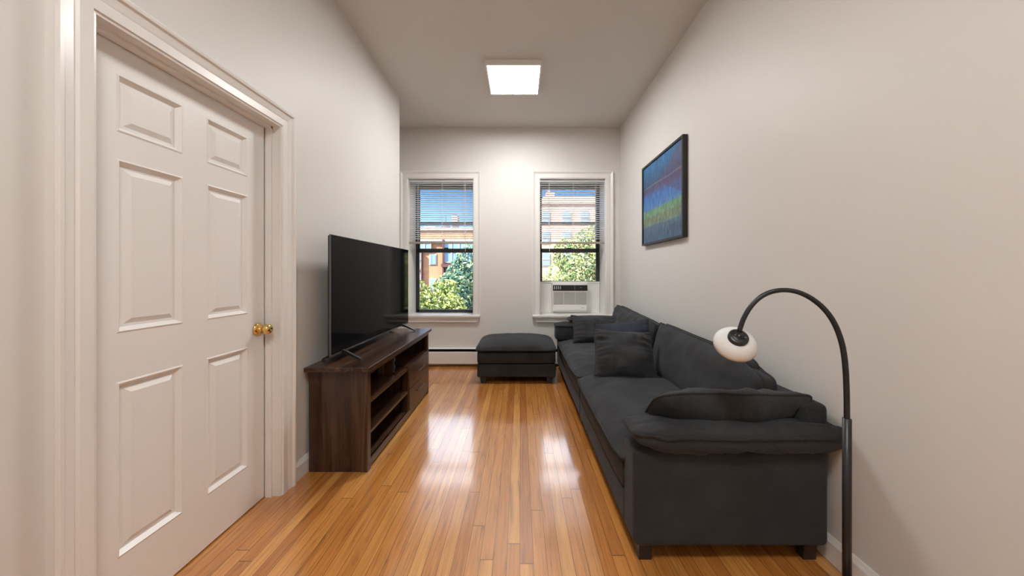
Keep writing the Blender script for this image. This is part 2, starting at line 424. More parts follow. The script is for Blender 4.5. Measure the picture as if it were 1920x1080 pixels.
struct('wall_recess', MB().box(XRC - .14, XRC, YJ, YF, 0, H), M['wall'], 'short off-white side wall of the recess left of the windows', 'wall')
# window wall
WX = [(-1.494, -.619), (.261, 1.142)]; WZ0, WZ1 = .655, 2.50; YW = 4.90
wf = MB(); e_ = [XRC - .14, WX[0][0], WX[0][1], WX[1][0], WX[1][1], XR]
for a, b_ in ((0, 1), (2, 3), (4, 5)): wf.box(e_[a], e_[b_], YF, YW, 0, H)
for a, b_ in WX: wf.box(a, b_, YF, YW, 0, WZ0); wf.box(a, b_, YF, YW, WZ1, H)
struct('wall_window', wf, M['wall'], 'off-white end wall holding the two sash windows', 'wall')

# baseboards
def bb_prof(s): return [(0, 0), (s * .016, 0), (s * .016, .082), (s * .010, .094), (s * .006, .105), (0, .105)]
bl = MB().prism([(XL + x, z) for x, z in bb_prof(1)], 'y', 1.958, YJ)
struct('baseboard_left', bl, M['trim'], 'white baseboard beside the door running behind the media console', 'baseboard')
struct('baseboard_right', MB().prism([(XR + x, z) for x, z in bb_prof(-1)], 'y', YB, YF), M['trim'], 'white baseboard along the wall behind the sofa', 'baseboard')
struct('baseboard_entry', MB().prism([(XL + x, z) for x, z in bb_prof(1)], 'y', YB, .935), M['trim'], 'white baseboard on the near side of the white door', 'baseboard')

# ---- door
d = struct_root('door_1', 'white six-panel door with a round brass knob', 'door', (XL, (DY0 + DY1) / 2, 0))
XD = -1.400
dl = MB()
# leaf built from stiles, rails and raised panels
cols = [(DY0 + .120, DY0 + .350), (DY1 - .352, DY1 - .125)]
rows = [(.235, .850), (1.020, 1.628), (1.722, 1.925)]
ys_ = [DY0 + .003, cols[0][0], cols[0][1], cols[1][0], cols[1][1], DY1 - .0145]; zs_ = [.008, rows[0][0], rows[0][1], rows[1][0], rows[1][1], rows[2][0], rows[2][1], DZ - .004]
for i in (0, 2, 4): dl.box(XD - .036, XD, ys_[i], ys_[i + 1], zs_[0], zs_[-1])
for (ya, yb) in cols:
    for j in (0, 2, 4, 6): dl.box(XD - .036, XD, ya, yb, zs_[j], zs_[j + 1])
obj('door_leaf', dl, M['door'], d)
for (ya, yb) in cols:
    for (za, zb) in rows:
        pm = MB()
        # moulding ring and raised field
        def ring(o1, x1, o2, x2):
            A = [(x1, ya + o1, za + o1), (x1, yb - o1, za + o1), (x1, yb - o1, zb - o1), (x1, ya + o1, zb - o1)]
            B = [(x2, ya + o2, za + o2), (x2, yb - o2, za + o2), (x2, yb - o2, zb - o2), (x2, ya + o2, zb - o2)]
            pm.add(A + B, [[i, (i + 1) % 4, 4 + (i + 1) % 4, 4 + i] for i in range(4)])
        ring(0, XD, .006, XD + .003); ring(.006, XD + .003, .012, XD - .004); ring(.012, XD - .004, .020, XD - .013)
        ring(.020, XD - .013, .030, XD - .013); ring(.030, XD - .013, .048, XD - .003)
        o1 = .048; x1 = XD - .003
        pm.add([(x1, ya + o1, za + o1), (x1, yb - o1, za + o1), (x1, yb - o1, zb - o1), (x1, ya + o1, zb - o1)], [[0, 1, 2, 3]])
        pm.box(XD - .034, XD - .022, ya, yb, za, zb)
        obj('door_panel', pm, M['door'], d)
jm = MB()   # jamb lining and stop
jm.box(XL - .14, XL + .001, DY1, DY1 + .012, 0, DZ + .012).box(XL - .14, XL + .001, DY0 - .012, DY0, 0, DZ + .012).box(XL - .14, XL + .001, DY0, DY1, DZ, DZ + .012)
jm.box(XD + .004, XD + .036, DY1 - .012, DY1, 0, DZ).box(XD + .004, XD + .036, DY0, DY0 + .012, 0, DZ).box(XD + .004, XD + .036, DY0, DY1, DZ - .012, DZ)
obj('door_jamb', jm, M['trim'], d)
# casing profile: mitred frame
def mitred(mb, prof, u0, u1, v1, pt, v0=0.0):
    """prof: (offset outward, height off wall). Legs at u0,u1 and head at v1 with mitres; pt(u,v,h)."""
    for (o1, h1), (o2, h2) in zip(prof[:-1], prof[1:]):
        L = [(u0 - o1, v0, h1), (u0 - o1, v1 + o1, h1), (u1 + o1, v1 + o1, h1), (u1 + o1, v0, h1)]
        R = [(u0 - o2, v0, h2), (u0 - o2, v1 + o2, h2), (u1 + o2, v1 + o2, h2), (u1 + o2, v0, h2)]
        mb.add([pt(*p) for p in L + R], [[i, i + 1, 5 + i, 4 + i] for i in range(3)])
CP = [(-.004, 0), (-.004, .012), (.004, .014), (.007, .019), (.040, .019), (.046, .013), (.052, .016), (.076, .022), (.082, .030), (.092, .032), (.100, .028), (.100, 0)]
cm = MB(); mitred(cm, CP, DY0 - .004, DY1 + .004, DZ + .004, lambda u, v, h: (XL + h, u, v))
obj('door_casing', cm, M['trim'], d)
# knob
KY, KZ = 1.793, .930
R_ = Matrix.Translation((XD, KY, KZ)) @ Matrix.Rotation(PI / 2, 4, 'Y')
kb = MB().lathe([(0, 0), (.034, 0), (.035, .004), (.030, .010), (.020, .013), (.0135, .016), (.0115, .024), (.012, .030), (.0165, .034), (.0235, .040), (.0275, .049), (.0275, .057), (.0245, .065), (.017, .071), (.008, .073), (.006, .0715), (0, .0715)], R_)
obj('door_knob', kb, M['brass'], d, smooth=True, label='polished brass knob')
obj('hallway_backing', MB().box(XL - .16, XL - .145, DY0 - .05, DY1 + .05, 0, DZ + .05), M['gap_shade'], d)

# ---- windows
CPW = [(-.004, 0), (-.004, .014), (.004, .016), (.008, .020), (.052, .020), (.056, .014), (.064, .017), (.080, .026), (.086, .030), (.094, .030), (.094, 0)]
def window(idx, x0, x1, ac):
    xc = (x0 + x1) / 2
    w = struct_root('window_%d' % idx, 'black sash window with the air conditioner, right of the two' if ac else 'black sash window open to the view, left of the two', 'window', (xc, YF, WZ0))
    cm = MB(); mitred(cm, CPW, x0, x1, WZ1 - .012, lambda u, v, h: (u, YF - h, v), WZ0 + .02)
    obj('window_casing', cm, M['trim'], w)
    ln = MB().box(x0 - .001, x0 + .008, YF - .004, 4.80, WZ0, WZ1).box(x1 - .008, x1 + .001, YF - .004, 4.80, WZ0, WZ1).box(x0, x1, YF - .004, 4.80, WZ1 - .012, WZ1)
    obj('window_lining', ln, M['trim'], w)
    sl_ = MB().box(x0 - .095, x1 + .095, YF - .058, YF, WZ0 - .010, WZ0 + .020, .006).box(x0, x1, YF, 4.81, WZ0 - .010, WZ0 + .012)
    obj('window_sill', sl_, M['trim'], w)
    ap = MB()   # apron with returned ends
    A0, A1 = x0 - .085, x1 + .085
    pr = [(.0, -.010), (.050, -.010), (.050, -.022), (.034, -.030), (.030, -.062), (.034, -.070), (.022, -.084), (0, -.090)]
    for (a, b_), (a2, b2_) in zip(pr[:-1], pr[1:]):
        s1, s2 = max(0, -b_ - .02) * .75, max(0, -b2_ - .02) * .75
        ap.add([(A0 + s1, YF - a, WZ0 + b_), (A1 - s1, YF - a, WZ0 + b_), (A1 - s2, YF - a2, WZ0 + b2_), (A0 + s2, YF - a2, WZ0 + b2_)], [[0, 1, 2, 3]])
        for s_, X1, X2 in ((1, A0 + s1, A0 + s2), (-1, A1 - s1, A1 - s2)):
            ap.add([(X1, YF, WZ0 + b_), (X1, YF - a, WZ0 + b_), (X2, YF - a2, WZ0 + b2_), (X2, YF, WZ0 + b2_)], [[0, 1, 2, 3]])
    obj('window_apron', ap, M['trim'], w)
    f0, f1 = x0 + .006, x1 - .006; zb, zt = WZ0 + .012, WZ1 - .004
    fr = MB().box(f0, f0 + .022, 4.79, 4.895, zb, zt).box(f1 - .022, f1, 4.79, 4.895, zb, zt).box(f0, f1, 4.79, 4.895, zt - .030, zt).box(f0, f1, 4.80, 4.895, zb, zb + .016)
    obj('window_frame', fr, M['blackframe'], w)
    def sash(name, za, zb_, y, bot, top, st=.030):
        s = MB().box(f0 + .020, f0 + .020 + st, y, y + .03, za, zb_, .003).box(f1 - .020 - st, f1 - .020, y, y + .03, za, zb_, .003)
        s.box(f0 + .02, f1 - .02, y, y + .031, za, za + bot, .003).box(f0 + .02, f1 - .02, y, y + .031, zb_ - top, zb_, .003)
        o = obj(name, s, M['blackframe'], w)
        obj('pane', MB().box(f0 + .02 + st, f1 - .02 - st, y + .013, y + .017, za + bot, zb_ - top), M['glass'], o); return o
    if ac: lo = sash('lower_sash', 1.102, 1.580, 4.795, .018, .058)
    else: lo = sash('lower_sash', zb + .004, 1.580, 4.795, .040, .058)
    if not ac: obj('sash_lift', MB().box(f1 - .13, f1 - .06, 4.780, 4.797, .755, .766, .003), M['black'], lo)
    sash('upper_sash', 1.535, zt - .026, 4.832, .040, .030, .026)
    obj('storm_rail', MB().box(f0 + .02, f1 - .02, 4.868, 4.888, 1.925, 1.965), M['blackframe'], w)
    obj('sash_lock', MB().box(xc - .03, xc + .03, 4.797, 4.825, 1.580, 1.592, .003), M['black'], lo)
    return w
window(1, *WX[0], False); window(2, *WX[1], True)

# ---- blinds
def blind(x0, x1, label, wand_x):
    xc = (x0 + x1) / 2; y = YF + .035
    t_ = thing('window_blind', label, 'blind', (xc, y, 1.63), 'blinds half lowered in the windows')
    obj('headrail', MB().box(x0 + .009, x1 - .009, y - .016, y + .016, 2.452, 2.486, .003).box(x0 + .006, x1 - .006, y - .022, y - .017, 2.448, 2.488), M['slat'], t_)
    z = 2.432; sm = MB(); i = 0
    while z > 1.672:
        n = 5; vs = []
        for k in range(n):
            f = k / (n - 1) - .5; yy = y + f * .025; zz = z - f * .0060 + .0018 * (1 - 4 * f * f)
            vs += [(x0 + .012, yy, zz), (x1 - .012, yy, zz), (x0 + .012, yy, zz - .0009), (x1 - .012, yy, zz - .0009)]
        fs = []
        for k in range(n - 1):
            a, b_ = 4 * k, 4 * (k + 1); fs += [[a, a + 1, b_ + 1, b_], [a + 2, b_ + 2, b_ + 3, a + 3]]
        fs += [[0, 2, 3, 1], [4 * n - 4, 4 * n - 3, 4 * n - 1, 4 * n - 2]]
        sm.add(vs, fs); z -= .0285; i += 1
    obj('slats', sm, M['slat'], t_)
    rl = MB().box(x0 + .011, x1 - .011, y - .014, y + .014, 1.622, 1.650, .004)
    obj('bottom_rail', rl, M['rail'], t_, label='tan bottom rail')
    for f in (.14, .51, .85):
        x = x0 + (x1 - x0) * f; cm = MB()
        for dy in (-.0135, .0135): cm.tube([(x, y + dy, 2.455), (x, y + dy, 1.66)], .0012, 5)
        cm.tube([(x + .012, y - .0145, 2.455), (x + .012, y - .0145, 1.65)], .0013, 5)
        cm.tube([(x, y - .0135, 1.66), (x, y - .016, 1.652)], .0013, 5)
        for k in range(27): cm.tube([(x, y - .0135, 2.432 - .0285 * k - .003), (x, y + .0135, 2.432 - .0285 * k - .003)], .0008, 4)
        c_ = obj('ladder_cord', cm, M['slat'], t_)
        obj('cord_button', MB().box(x - .012, x + .012, y - .0175, y - .013, 1.628, 1.645, .002), M['rail'], c_)
    x = wand_x; wm = MB().tube([(x, y - .024, 2.45), (x, y - .026, 1.52)], .0022, 6)
    obj('tilt_cord', wm, M['slat'], t_)
    return t_
blind(*WX[0], 'half-lowered white slatted blind in the left window without air conditioner', -.730)
blind(*WX[1], 'half-lowered white slatted blind hanging above the air conditioner', .395)

# ---- air conditioner
ac = thing('air_conditioner', 'white window air conditioner with black control strip', 'air conditioner', (.695, 4.75, .667))
ax0, ax1, yf = .451, .939, 4.66
bd = MB().box(ax0, ax1, yf + .02, 5.05, .690, 1.085, .010).box(ax0 - .004, ax1 + .004, yf + .004, yf + .05, .985, 1.085, .008).box(ax0 + .01, ax1 - .012, yf + .002, yf + .04, .712, .785, .006)
obj('body', bd, M['white_plastic'], ac)
obj('grille_frame', MB().box(ax0 + .002, ax1 - .002, yf + .004, yf + .03, .965, .985, .003).box(ax0 + .002, ax0 + .016, yf + .004, yf + .03, .78, .97, .003).box(ax1 - .016, ax1 - .002, yf + .004, yf + .03, .78, .97, .003).box(ax0 + .002, ax1 - .002, yf + .004, yf + .03, .780, .790, .003), M['white_plastic'], ac)
gm = MB(); z = .797
while z < .962: gm.box(ax0 + .016, ax1 - .016, yf + .008, yf + .018, z, z + .0055); z += .0095
gm.box(ax0 + .016, ax1 - .016, yf + .019, yf + .022, .79, .965)
obj('front_grille', gm, M['grille'], ac)
for x in (.607, .768): obj('grille_divider', MB().box(x - .0035, x + .0035, yf + .005, yf + .02, .790, .965), M['white_plastic'], ac)
cp = obj('control_panel', MB().box(ax0 + .006, ax1 - .004, yf - .002, yf + .01, .984, 1.062, .003), M['darkpanel'], ac)
obj('display_strip', MB().box(.755, .758, yf - .0035, yf, .995, 1.056), M['metalgrey'], cp)
for k in range(4): obj('button', MB().box(.474 + k * .027, .485 + k * .027, yf - .004, yf, 1.005, 1.050, .002), M['grille'], cp)
obj('indicator_light', MB().lathe([(0, .002), (.005, .002), (.005, -.002)], Matrix.Translation((.845, yf - .002, 1.030)) @ Matrix.Rotation(PI / 2, 4, 'X'), 12), M['white_plastic'], cp)
obj('logo_badge', MB().box(.862, .895, yf + .0005, yf + .004, .742, .748), M['metalgrey'], ac)
obj('badge_dot', MB().lathe([(0, .003), (.004, .003), (.004, -.002)], Matrix.Translation((.858, yf + .002, .750)) @ Matrix.Rotation(PI / 2, 4, 'X'), 12), M['darkpanel'], ac)
for (a, b_) in ((WX[1][0] + .012, ax0 - .002), (ax1 + .002, WX[1][1] - .012)):
    sp_ = MB().box(a, b_, 4.775, 4.80, .668, 1.108, .003); sp_.box(a, b_, 4.765, 4.79, 1.092, 1.110, .003).box(a, b_, 4.765, 4.79, .668, .680, .003)
    sp_.box(b_ - .022 if a < .4 else a, b_ if a < .4 else a + .022, 4.765, 4.79, .668, 1.105, .003)
    obj('side_panel', sp_, M['white_plastic'], ac)
obj('top_mounting_rail', MB().box(ax0 - .02, ax1 + .02, 4.755, 4.79, 1.085, 1.112, .003), M['white_plastic'], ac)
obj('base_tray', MB().box(ax0 - .01, ax1 + .01, 4.72, 4.80, .667, .700, .003), M['white_plastic'], ac)

# ---- baseboard heater
ht = thing('baseboard_heater', 'long white baseboard heater with dark vent slot below the windows', 'heater', (0, YF, 0))
hx0, hx1 = XRC + .01, XR - .02
obj('cover', MB().prism([(YF, .238), (YF - .022, .240), (YF - .058, .232), (YF - .058, .228), (YF - .022, .234), (YF, .232)], 'x', hx0, hx1).prism([(YF - .065, .196), (YF - .070, .190), (YF - .070, .040), (YF - .058, .028), (YF - .054, .032), (YF - .064, .044), (YF - .066, .190), (YF - .062, .193)], 'x', hx0, hx1), M['heater'], ht)
obj('heating_fins', MB().box(hx0, hx1, YF - .05, YF - .004, .06, .20), M['gap_shade'], ht)
obj('end_cap', MB().box(hx0 - .004, hx0 + .03, YF - .072, YF, .018, .240, .003), M['heater'], ht)
obj('back_plate', MB().box(hx0, hx1, YF - .004, YF, .02, .235), M['gap_shade'], ht)  # plate coloured near-black to paint the shade inside the vent slot

# ---- ceiling light panels
def panel(x0, x1, y0, y1, label):
    t_ = thing('ceiling_light', label, 'ceiling light', ((x0 + x1) / 2, (y0 + y1) / 2, H))
    z0, z1, w_ = H - .045, H, .016
    obj('fixture_frame', MB().box(x0, x1, y0, y0 + w_, z0, z1).box(x0, x1, y1 - w_, y1, z0, z1).box(x0, x0 + w_, y0 + w_, y1 - w_, z0, z1).box(x1 - w_, x1, y0 + w_, y1 - w_, z0, z1), M['white_plastic'], t_)
    obj('diffuser', MB().box(x0 + w_, x1 - w_, y0 + w_, y1 - w_, z0 + .004, z0 + .008), M['panel_light'], t_, label='bright white diffuser')
panel(-.318, .200, 3.055, 3.575, 'square flush white ceiling light glowing in front of the windows')
panel(-.30, .22, -.45, .07, 'added square ceiling light panel, unseen fill above the viewer')  # added out of view to light the near end, no known fixture

# ================================================================ FURNITURE
# ---- media console
mc = thing('media_console', 'dark walnut media console with open shelves and two drawers', 'TV stand', (-1.12, 2.76, 0))
X0, X1, Y0, Y1 = -1.305, -.94, 2.077, 3.455
top = MB().box(-1.300 - .012, -.918, 2.035, 3.492, .628, .655, .003)
obj('table_top', top, M['wood_y'], mc)
obj('side_panel', MB().box(X0, X1 - .020, Y0, Y0 + .022, 0, .628, .001).box(X1 - .045, X1, Y0 - .004, Y0 + .040, 0, .628, .001), M['wood_z'], mc)
obj('side_panel', MB().box(X0, X1 - .020, Y1 - .022, Y1, 0, .628, .001).box(X1 - .045, X1, Y1 - .035, Y1 + .004, 0, .628, .001), M['wood_z'], mc)
obj('back_panel', MB().box(X0 - .002, X0 + .006, Y0 + .01, Y1 - .01, .03, .628), M['wood_y'], mc)
obj('top_rail', MB().box(X1 - .022, X1 - .001, Y0 + .04, Y1 - .035, .598, .628, .001), M['wood_y'], mc)
YD = 2.845
obj('shelf', MB().box(X0, X1 - .006, Y0 + .022, YD, .408, .428, .001), M['wood_y'], mc)
obj('shelf', MB().box(X0, X1 - .006, Y0 + .022, YD - .01, .216, .236, .001), M['wood_y'], mc)
obj('bottom_shelf', MB().box(X0, X1 - .010, Y0 + .022, Y1 - .022, .040, .060, .001).box(X1 - .020, X1 - .002, Y0 + .04, Y1 - .035, .018, .060, .001), M['wood_y'], mc)
obj('divider', MB().box(X0, X1 - .004, YD - .012, YD + .010, .060, .428, .001), M['wood_z'], mc)
obj('drawer_top', MB().box(X0, X1 - .002, YD - .012, Y1 - .035, .420, .440, .001), M['wood_y'], mc)
obj('upper_divider', MB().box(X0, X1 - .075, 2.66, 2.68, .428, .628, .001), M['wood_z'], mc)
br_ = MB().box(X1 - .075, X1 - .060, 2.662, 2.678, .44, .62)
for z in (.47, .53, .59): br_.box(X1 - .062, X1 - .054, 2.660, 2.680, z, z + .022)
obj('divider_bracket', br_, M['tvedge'], mc)
for (za, zb) in ((.242, .417), (.062, .236)):
    dr = obj('drawer', MB().box(X1 - .020, X1 + .002, YD + .014, Y1 - .038, za, zb, .0015).box(X0 + .03, X1 - .02, YD + .03, Y1 - .06, za + .01, zb - .03), M['wood_z'], mc)
    zc = (za + zb) / 2 + .008; yc = 3.165
    obj('handle', MB().box(X1 + .016, X1 + .022, yc - .095, yc + .095, zc - .004, zc + .004, .001).box(X1 + .001, X1 + .018, yc - .085, yc - .079, zc - .003, zc + .003).box(X1 + .001, X1 + .018, yc + .079, yc + .085, zc - .003, zc + .003), M['tvedge'], dr, label='slim dark metal handle')

# ---- television
tv = thing('television', 'large black flat-screen television standing on the walnut console', 'TV', (-1.18, 2.81, .655))
pA = Vector((-1.184, 2.104, 0)); pB = Vector((-1.174, 3.530, 0)); L = (pB - pA).length
dy = (pB - pA).normalized(); dx = Vector((dy.y, -dy.x, 0))       # dx: out of the screen, into the room
TM = Matrix(((dx.x, dy.x, 0, pA.x), (dx.y, dy.y, 0, pA.y), (0, 0, 1, 0), (0, 0, 0, 1)))
def tvb(mb): return mb.xf(TM)
zb0, zt0 = .702, 1.474
obj('bezel', tvb(MB().box(-.012, .0, 0, L, zb0, zt0, .002)), M['tvedge'], tv)
obj('screen', tvb(MB().box(-.004, .0012, .004, L - .004, zb0 + .014, zt0 - .004)), M['screen'], tv)
obj('rear_housing', tvb(MB().box(-.024, -.012, .006, L - .006, zb0 + .005, zt0 - .006, .004).box(-.062, -.020, .09, L - .09, zb0 + .008, zb0 + .36, .015)), M['black'], tv)
obj('logo_plate', tvb(MB().box(0, .004, L / 2 - .04, L / 2 + .04, zb0 - .008, zb0 + .006, .001)), M['black'], tv)
for yl in (.14, L - .17):
    ft = MB()
    for sx in (-1, 1):
        tip = (sx * .125 + .0, yl - .03, .662); mid = (sx * .03, yl, .685); 
        a = Vector((-.006, yl, .712)); tp = Vector((sx * .128 + .005, yl - .02, .660))
        for (p, q, w0, w1) in ((a, tp, .012, .010),):
            vs = []
            for P, ww, hh_ in ((p, w0, .012), (p.lerp(q, .25) + Vector((0, 0, .003)), .011, .010), (q, w1, .0045)):
                vs += [P + Vector((0, -ww, -hh_)), P + Vector((0, ww, -hh_)), P + Vector((0, ww, hh_)), P + Vector((0, -ww, hh_))]
            fs = [[0, 1, 2, 3], [8, 11, 10, 9]]
            for k in range(2):
                for i in range(4): fs.append([4 * k + i, 4 * k + (i + 1) % 4, 4 * k + 4 + (i + 1) % 4, 4 * k + 4 + i])
            ft.add(vs, fs)
    obj('stand_foot', tvb(ft), M['black'], tv)

# ---- ottoman
om = thing('ottoman', 'charcoal fabric ottoman with cushion top under the wall between the windows', 'ottoman', (-.045, 4.04, 0))
ox0, ox1, oy0, oy1 = -.475, .395, 3.72, 4.36
T = Matrix.Translation
place_cushion('top_cushion', om, T(((ox0 + ox1) / 2 - .003, (oy0 + oy1) / 2 - .01, .375)), M['fabric'], pip=.0075, pmat=M['pipe'], lx=.905, ly=.69, top=.108, bot=.015, edge=.006, c=.006, k=.05, p=3.0, q=.42, wr=.006, seed=3)
place_cushion('upholstered_band', om, T(((ox0 + ox1) / 2, (oy0 + oy1) / 2, .290)), M['fabric_dark'], pip=0, lx=.885, ly=.665, top=.078, bot=.072, edge=.050, c=-.005, k=.03, p=6, q=.7, wr=.003, seed=4)
obj('base', MB().box(ox0, ox1, oy0, oy1, .077, .218, .012, 3), M['fabric_dark'], om, wn=True)
for (a, b_) in ((ox0 + .03, oy0 + .03), (ox1 - .10, oy0 + .03), (ox0 + .03, oy1 - .09), (ox1 - .10, oy1 - .09)):
    lg = MB().prism([(a, .078), (a + .07, .078), (a + .06, 0), (a + .008, 0)], 'y', b_, b_ + .06)
    obj('leg', lg, M['black'], om)

# ---- sofa
sf = thing('sofa', 'charcoal fabric two-section sofa along the right wall', 'sofa', (.9, 2.85, 0))
AN, AF = 1.560, 4.130
SX0, SX1 = .480, 1.315; SN, SFAR, SS = 1.405, 4.345, 2.700
for (a, b_) in ((AN - .01, SS - .004), (SS + .004, AF + .01)):
    obj('base_section', MB().box(SX0, SX1, a, b_, .077, .225, .014, 3), M['fabric_dark'], sf, wn=True)
AN, AF = 1.560, 4.130
for (x, y) in ((SX0 + .03, SN + .03), (SX0 + .03, SS - .10), (SX0 + .03, SS + .05), (SX0 + .03, SFAR - .10), (SX1 - .1, SN + .03), (SX1 - .1, SS - .03), (SX1 - .1, SFAR - .1)):
    obj('leg', MB().prism([(y, .078), (y + .055, .078), (y + .048, 0), (y + .007, 0)], 'x', x, x + .055), M['black'], sf)
# seat bands and cushions
AN, AF = 1.560, 4.130
for k, (a, b_) in enumerate(((AN, SS), (SS, AF))):
    place_cushion('seat_band', sf, T(((SX0 - .005 + 1.20) / 2, (a + b_) / 2, .290)), M['fabric_dark'], pip=0, lx=1.20 - SX0 + .005, ly=b_ - a - .004, top=.075, bot=.070, edge=.058, c=-.004, k=.02, p=8, q=.7, wr=.003, seed=5 + k)
    place_cushion('seat_cushion', sf, T(((.450 + 1.20) / 2, (a + b_) / 2 - (.03 if k == 0 else 0), .380)), M['fabric'], pip=.008, pmat=M['pipe'], N=56,
                  lx=.75, ly=b_ - a + (.05 if k == 0 else -.005), top=.100 if k == 0 else .090, bot=.015, edge=.006, c=.004, k=.045, p=3.6, q=.55, wr=.018 if k else .011, wf=8, seed=8 + k * 3, wd=.3)
# back frame
for (a, b_) in ((SN + .02, SS - .004), (SS + .004, SFAR - .02)):
    obj('back_frame', MB().box(1.20, SX1, a, b_, .20, .670, .025, 4), M['fabric_dark'], sf, wn=True)
# arms
obj('armrest', MB().box(.478, 1.30, SN, AN, .077, .488, .028, 4), M['fabric_dark'], sf, wn=True)
obj('armrest', MB().box(.478, 1.30, AF, SFAR, .077, .490, .028, 4), M['fabric_dark'], sf, wn=True)
place_cushion('arm_cushion', sf, T((.930, 1.462, .560)), M['fabric'], pip=.0075, pmat=M['pipe'], N=56,
              lx=.92, ly=.225, top=.036, bot=.082, edge=.003, c=.006, k=.16, p=4.0, q=.40, wr=.014, wf=10, seed=21, wd=.35)
place_cushion('arm_cushion', sf, T((.880, 4.225, .500)), M['fabric'], pip=.0075, pmat=M['pipe'],
              lx=.885, ly=.235, top=.120, bot=.110, edge=.080, c=.006, k=.08, p=3.6, q=.5, wr=.008, wf=9, seed=23, wd=.3)
# back cushions : local x -> along sofa (y), local y -> up, local z -> out of the wall (toward -x)
def back_frame_matrix(yc, zc, xc, lean):
    B = Matrix(((0, 0, -1, 0), (1, 0, 0, 0), (0, 1, 0, 0), (0, 0, 0, 1)))     # lx->y, ly->z, lz->-x
    return T((xc, yc, zc)) @ Matrix.Rotation(lean, 4, 'Y') @ B
place_cushion('back_cushion', sf, back_frame_matrix(2.205, .598, 1.160, .20) @ Matrix.Rotation(.022, 4, 'Z'), M['fabric'], pip=.0075, pmat=M['pipe'], both=True, N=50,
              lx=1.245, ly=.405, top=.105, bot=.045, edge=.028, c=.022, k=.22, k2=.02, p=3.2, q=.55, wr=.010, wf=7, seed=31, wd=.3)
place_cushion('back_cushion', sf, back_frame_matrix(3.480, .612, 1.155, .20) @ Matrix.Rotation(.045, 4, 'Z'), M['fabric'], pip=.0075, pmat=M['pipe'], both=True, N=64,
              lx=1.205, ly=.42, top=.105, bot=.045, edge=.028, c=.016, k=.04, p=3.2, q=.55, wr=.022, wf=9, seed=33, wd=.4)

# ---- loose cushions
def loose(name, label, center, rot, fabric_, group, **kw):
    cz = Vector(center)
    t_ = thing(name, label, 'cushion', (cz.x, cz.y, cz.z), group)
    place_cushion('cushion_cover', t_, T(cz) @ rot, fabric_, pmat=M['pipe'], **kw); return t_
# local x -> world x, local y -> up, local z -> toward camera
UP = Matrix(((1, 0, 0, 0), (0, 0, -1, 0), (0, 1, 0, 0), (0, 0, 0, 1)))
Rz = lambda a: Matrix.Rotation(a, 4, 'Z'); Rx = lambda a: Matrix.Rotation(a, 4, 'X'); Ry = lambda a: Matrix.Rotation(a, 4, 'Y')
G = 'throw cushions on the sofa'
loose('throw_cushion', 'square charcoal cushion leaning at the front of the pair', (.790, 2.560, .618), Rz(-.10) @ Ry(.05) @ Rx(-.62) @ UP, M['fabric'], G,
      lx=.455, ly=.385, top=.085, bot=.07, edge=.002, c=.075, k=.0, p=2.2, q=.62, N=64, wr=.026, wf=15, seed=41, wd=.20, pip=.0042)
loose('throw_cushion', 'bluish charcoal cushion tucked behind the front square cushion', (.865, 2.800, .615), Rz(-.30) @ Ry(-.13) @ Rx(-.50) @ UP, M['fabric_blue'], G,
      lx=.45, ly=.45, top=.07, bot=.07, edge=.002, c=.055, k=.0, p=2.2, q=.62, N=48, wr=.020, wf=14, seed=43, wd=.22, pip=.0042)
loose('throw_cushion', 'charcoal cushion propped against the far armrest below the window', (.865, 3.80, .588), Rz(.04) @ Ry(.05) @ Rx(-.60) @ UP, M['fabric'], G,
      lx=.56, ly=.34, top=.090, bot=.07, edge=.002, c=.065, k=.0, p=2.2, q=.62, N=52, wr=.020, wf=13, seed=45, wd=.22, pip=.0045)
loose('bolster_cushion', 'charcoal cushion slumped on top of the near armrest pad', (.925, 1.550, .592), Rz(.05) @ Rx(-.80) @ Ry(.03), M['fabric'], 'flat cushions on the armrests',
      lx=.70, ly=.335, top=.070, bot=.085, edge=.002, c=.02, k=.08, p=2.4, q=.60, N=56, wr=.015, wf=9, seed=47, wd=.3, pip=.006)
loose('bolster_cushion', 'flat charcoal cushion on the far armrest under the window sill', (.93, 4.245, .648), Rx(0), M['fabric'], 'flat cushions on the armrests',
      lx=.66, ly=.24, top=.045, bot=.045, edge=.002, c=.01, k=.06, p=3, q=.5, N=40, wr=.006, wf=8, seed=49, wd=.3, pip=.005)

# ---- painting
pt_ = thing('framed_painting', 'abstract blue and green striped painting in black frame on the right wall', 'painting', (XR, 3.13, 1.93))
py0, py1, pz0, pz1, px = 2.677, 3.575, 1.518, 2.338, 1.296
w_ = .020
obj('picture_frame', MB().box(px, XR - .001, py0, py0 + w_, pz0, pz1).box(px, XR - .001, py1 - w_, py1, pz0, pz1).box(px, XR - .001, py0 + w_, py1 - w_, pz0, pz0 + w_).box(px, XR - .001, py0 + w_, py1 - w_, pz1 - w_, pz1), M['black'], pt_)
obj('canvas', MB().box(px + .010, XR - .008, py0 + w_ + .002, py1 - w_ - .002, pz0 + w_ + .002, pz1 - w_ - .002), M['painting'], pt_)

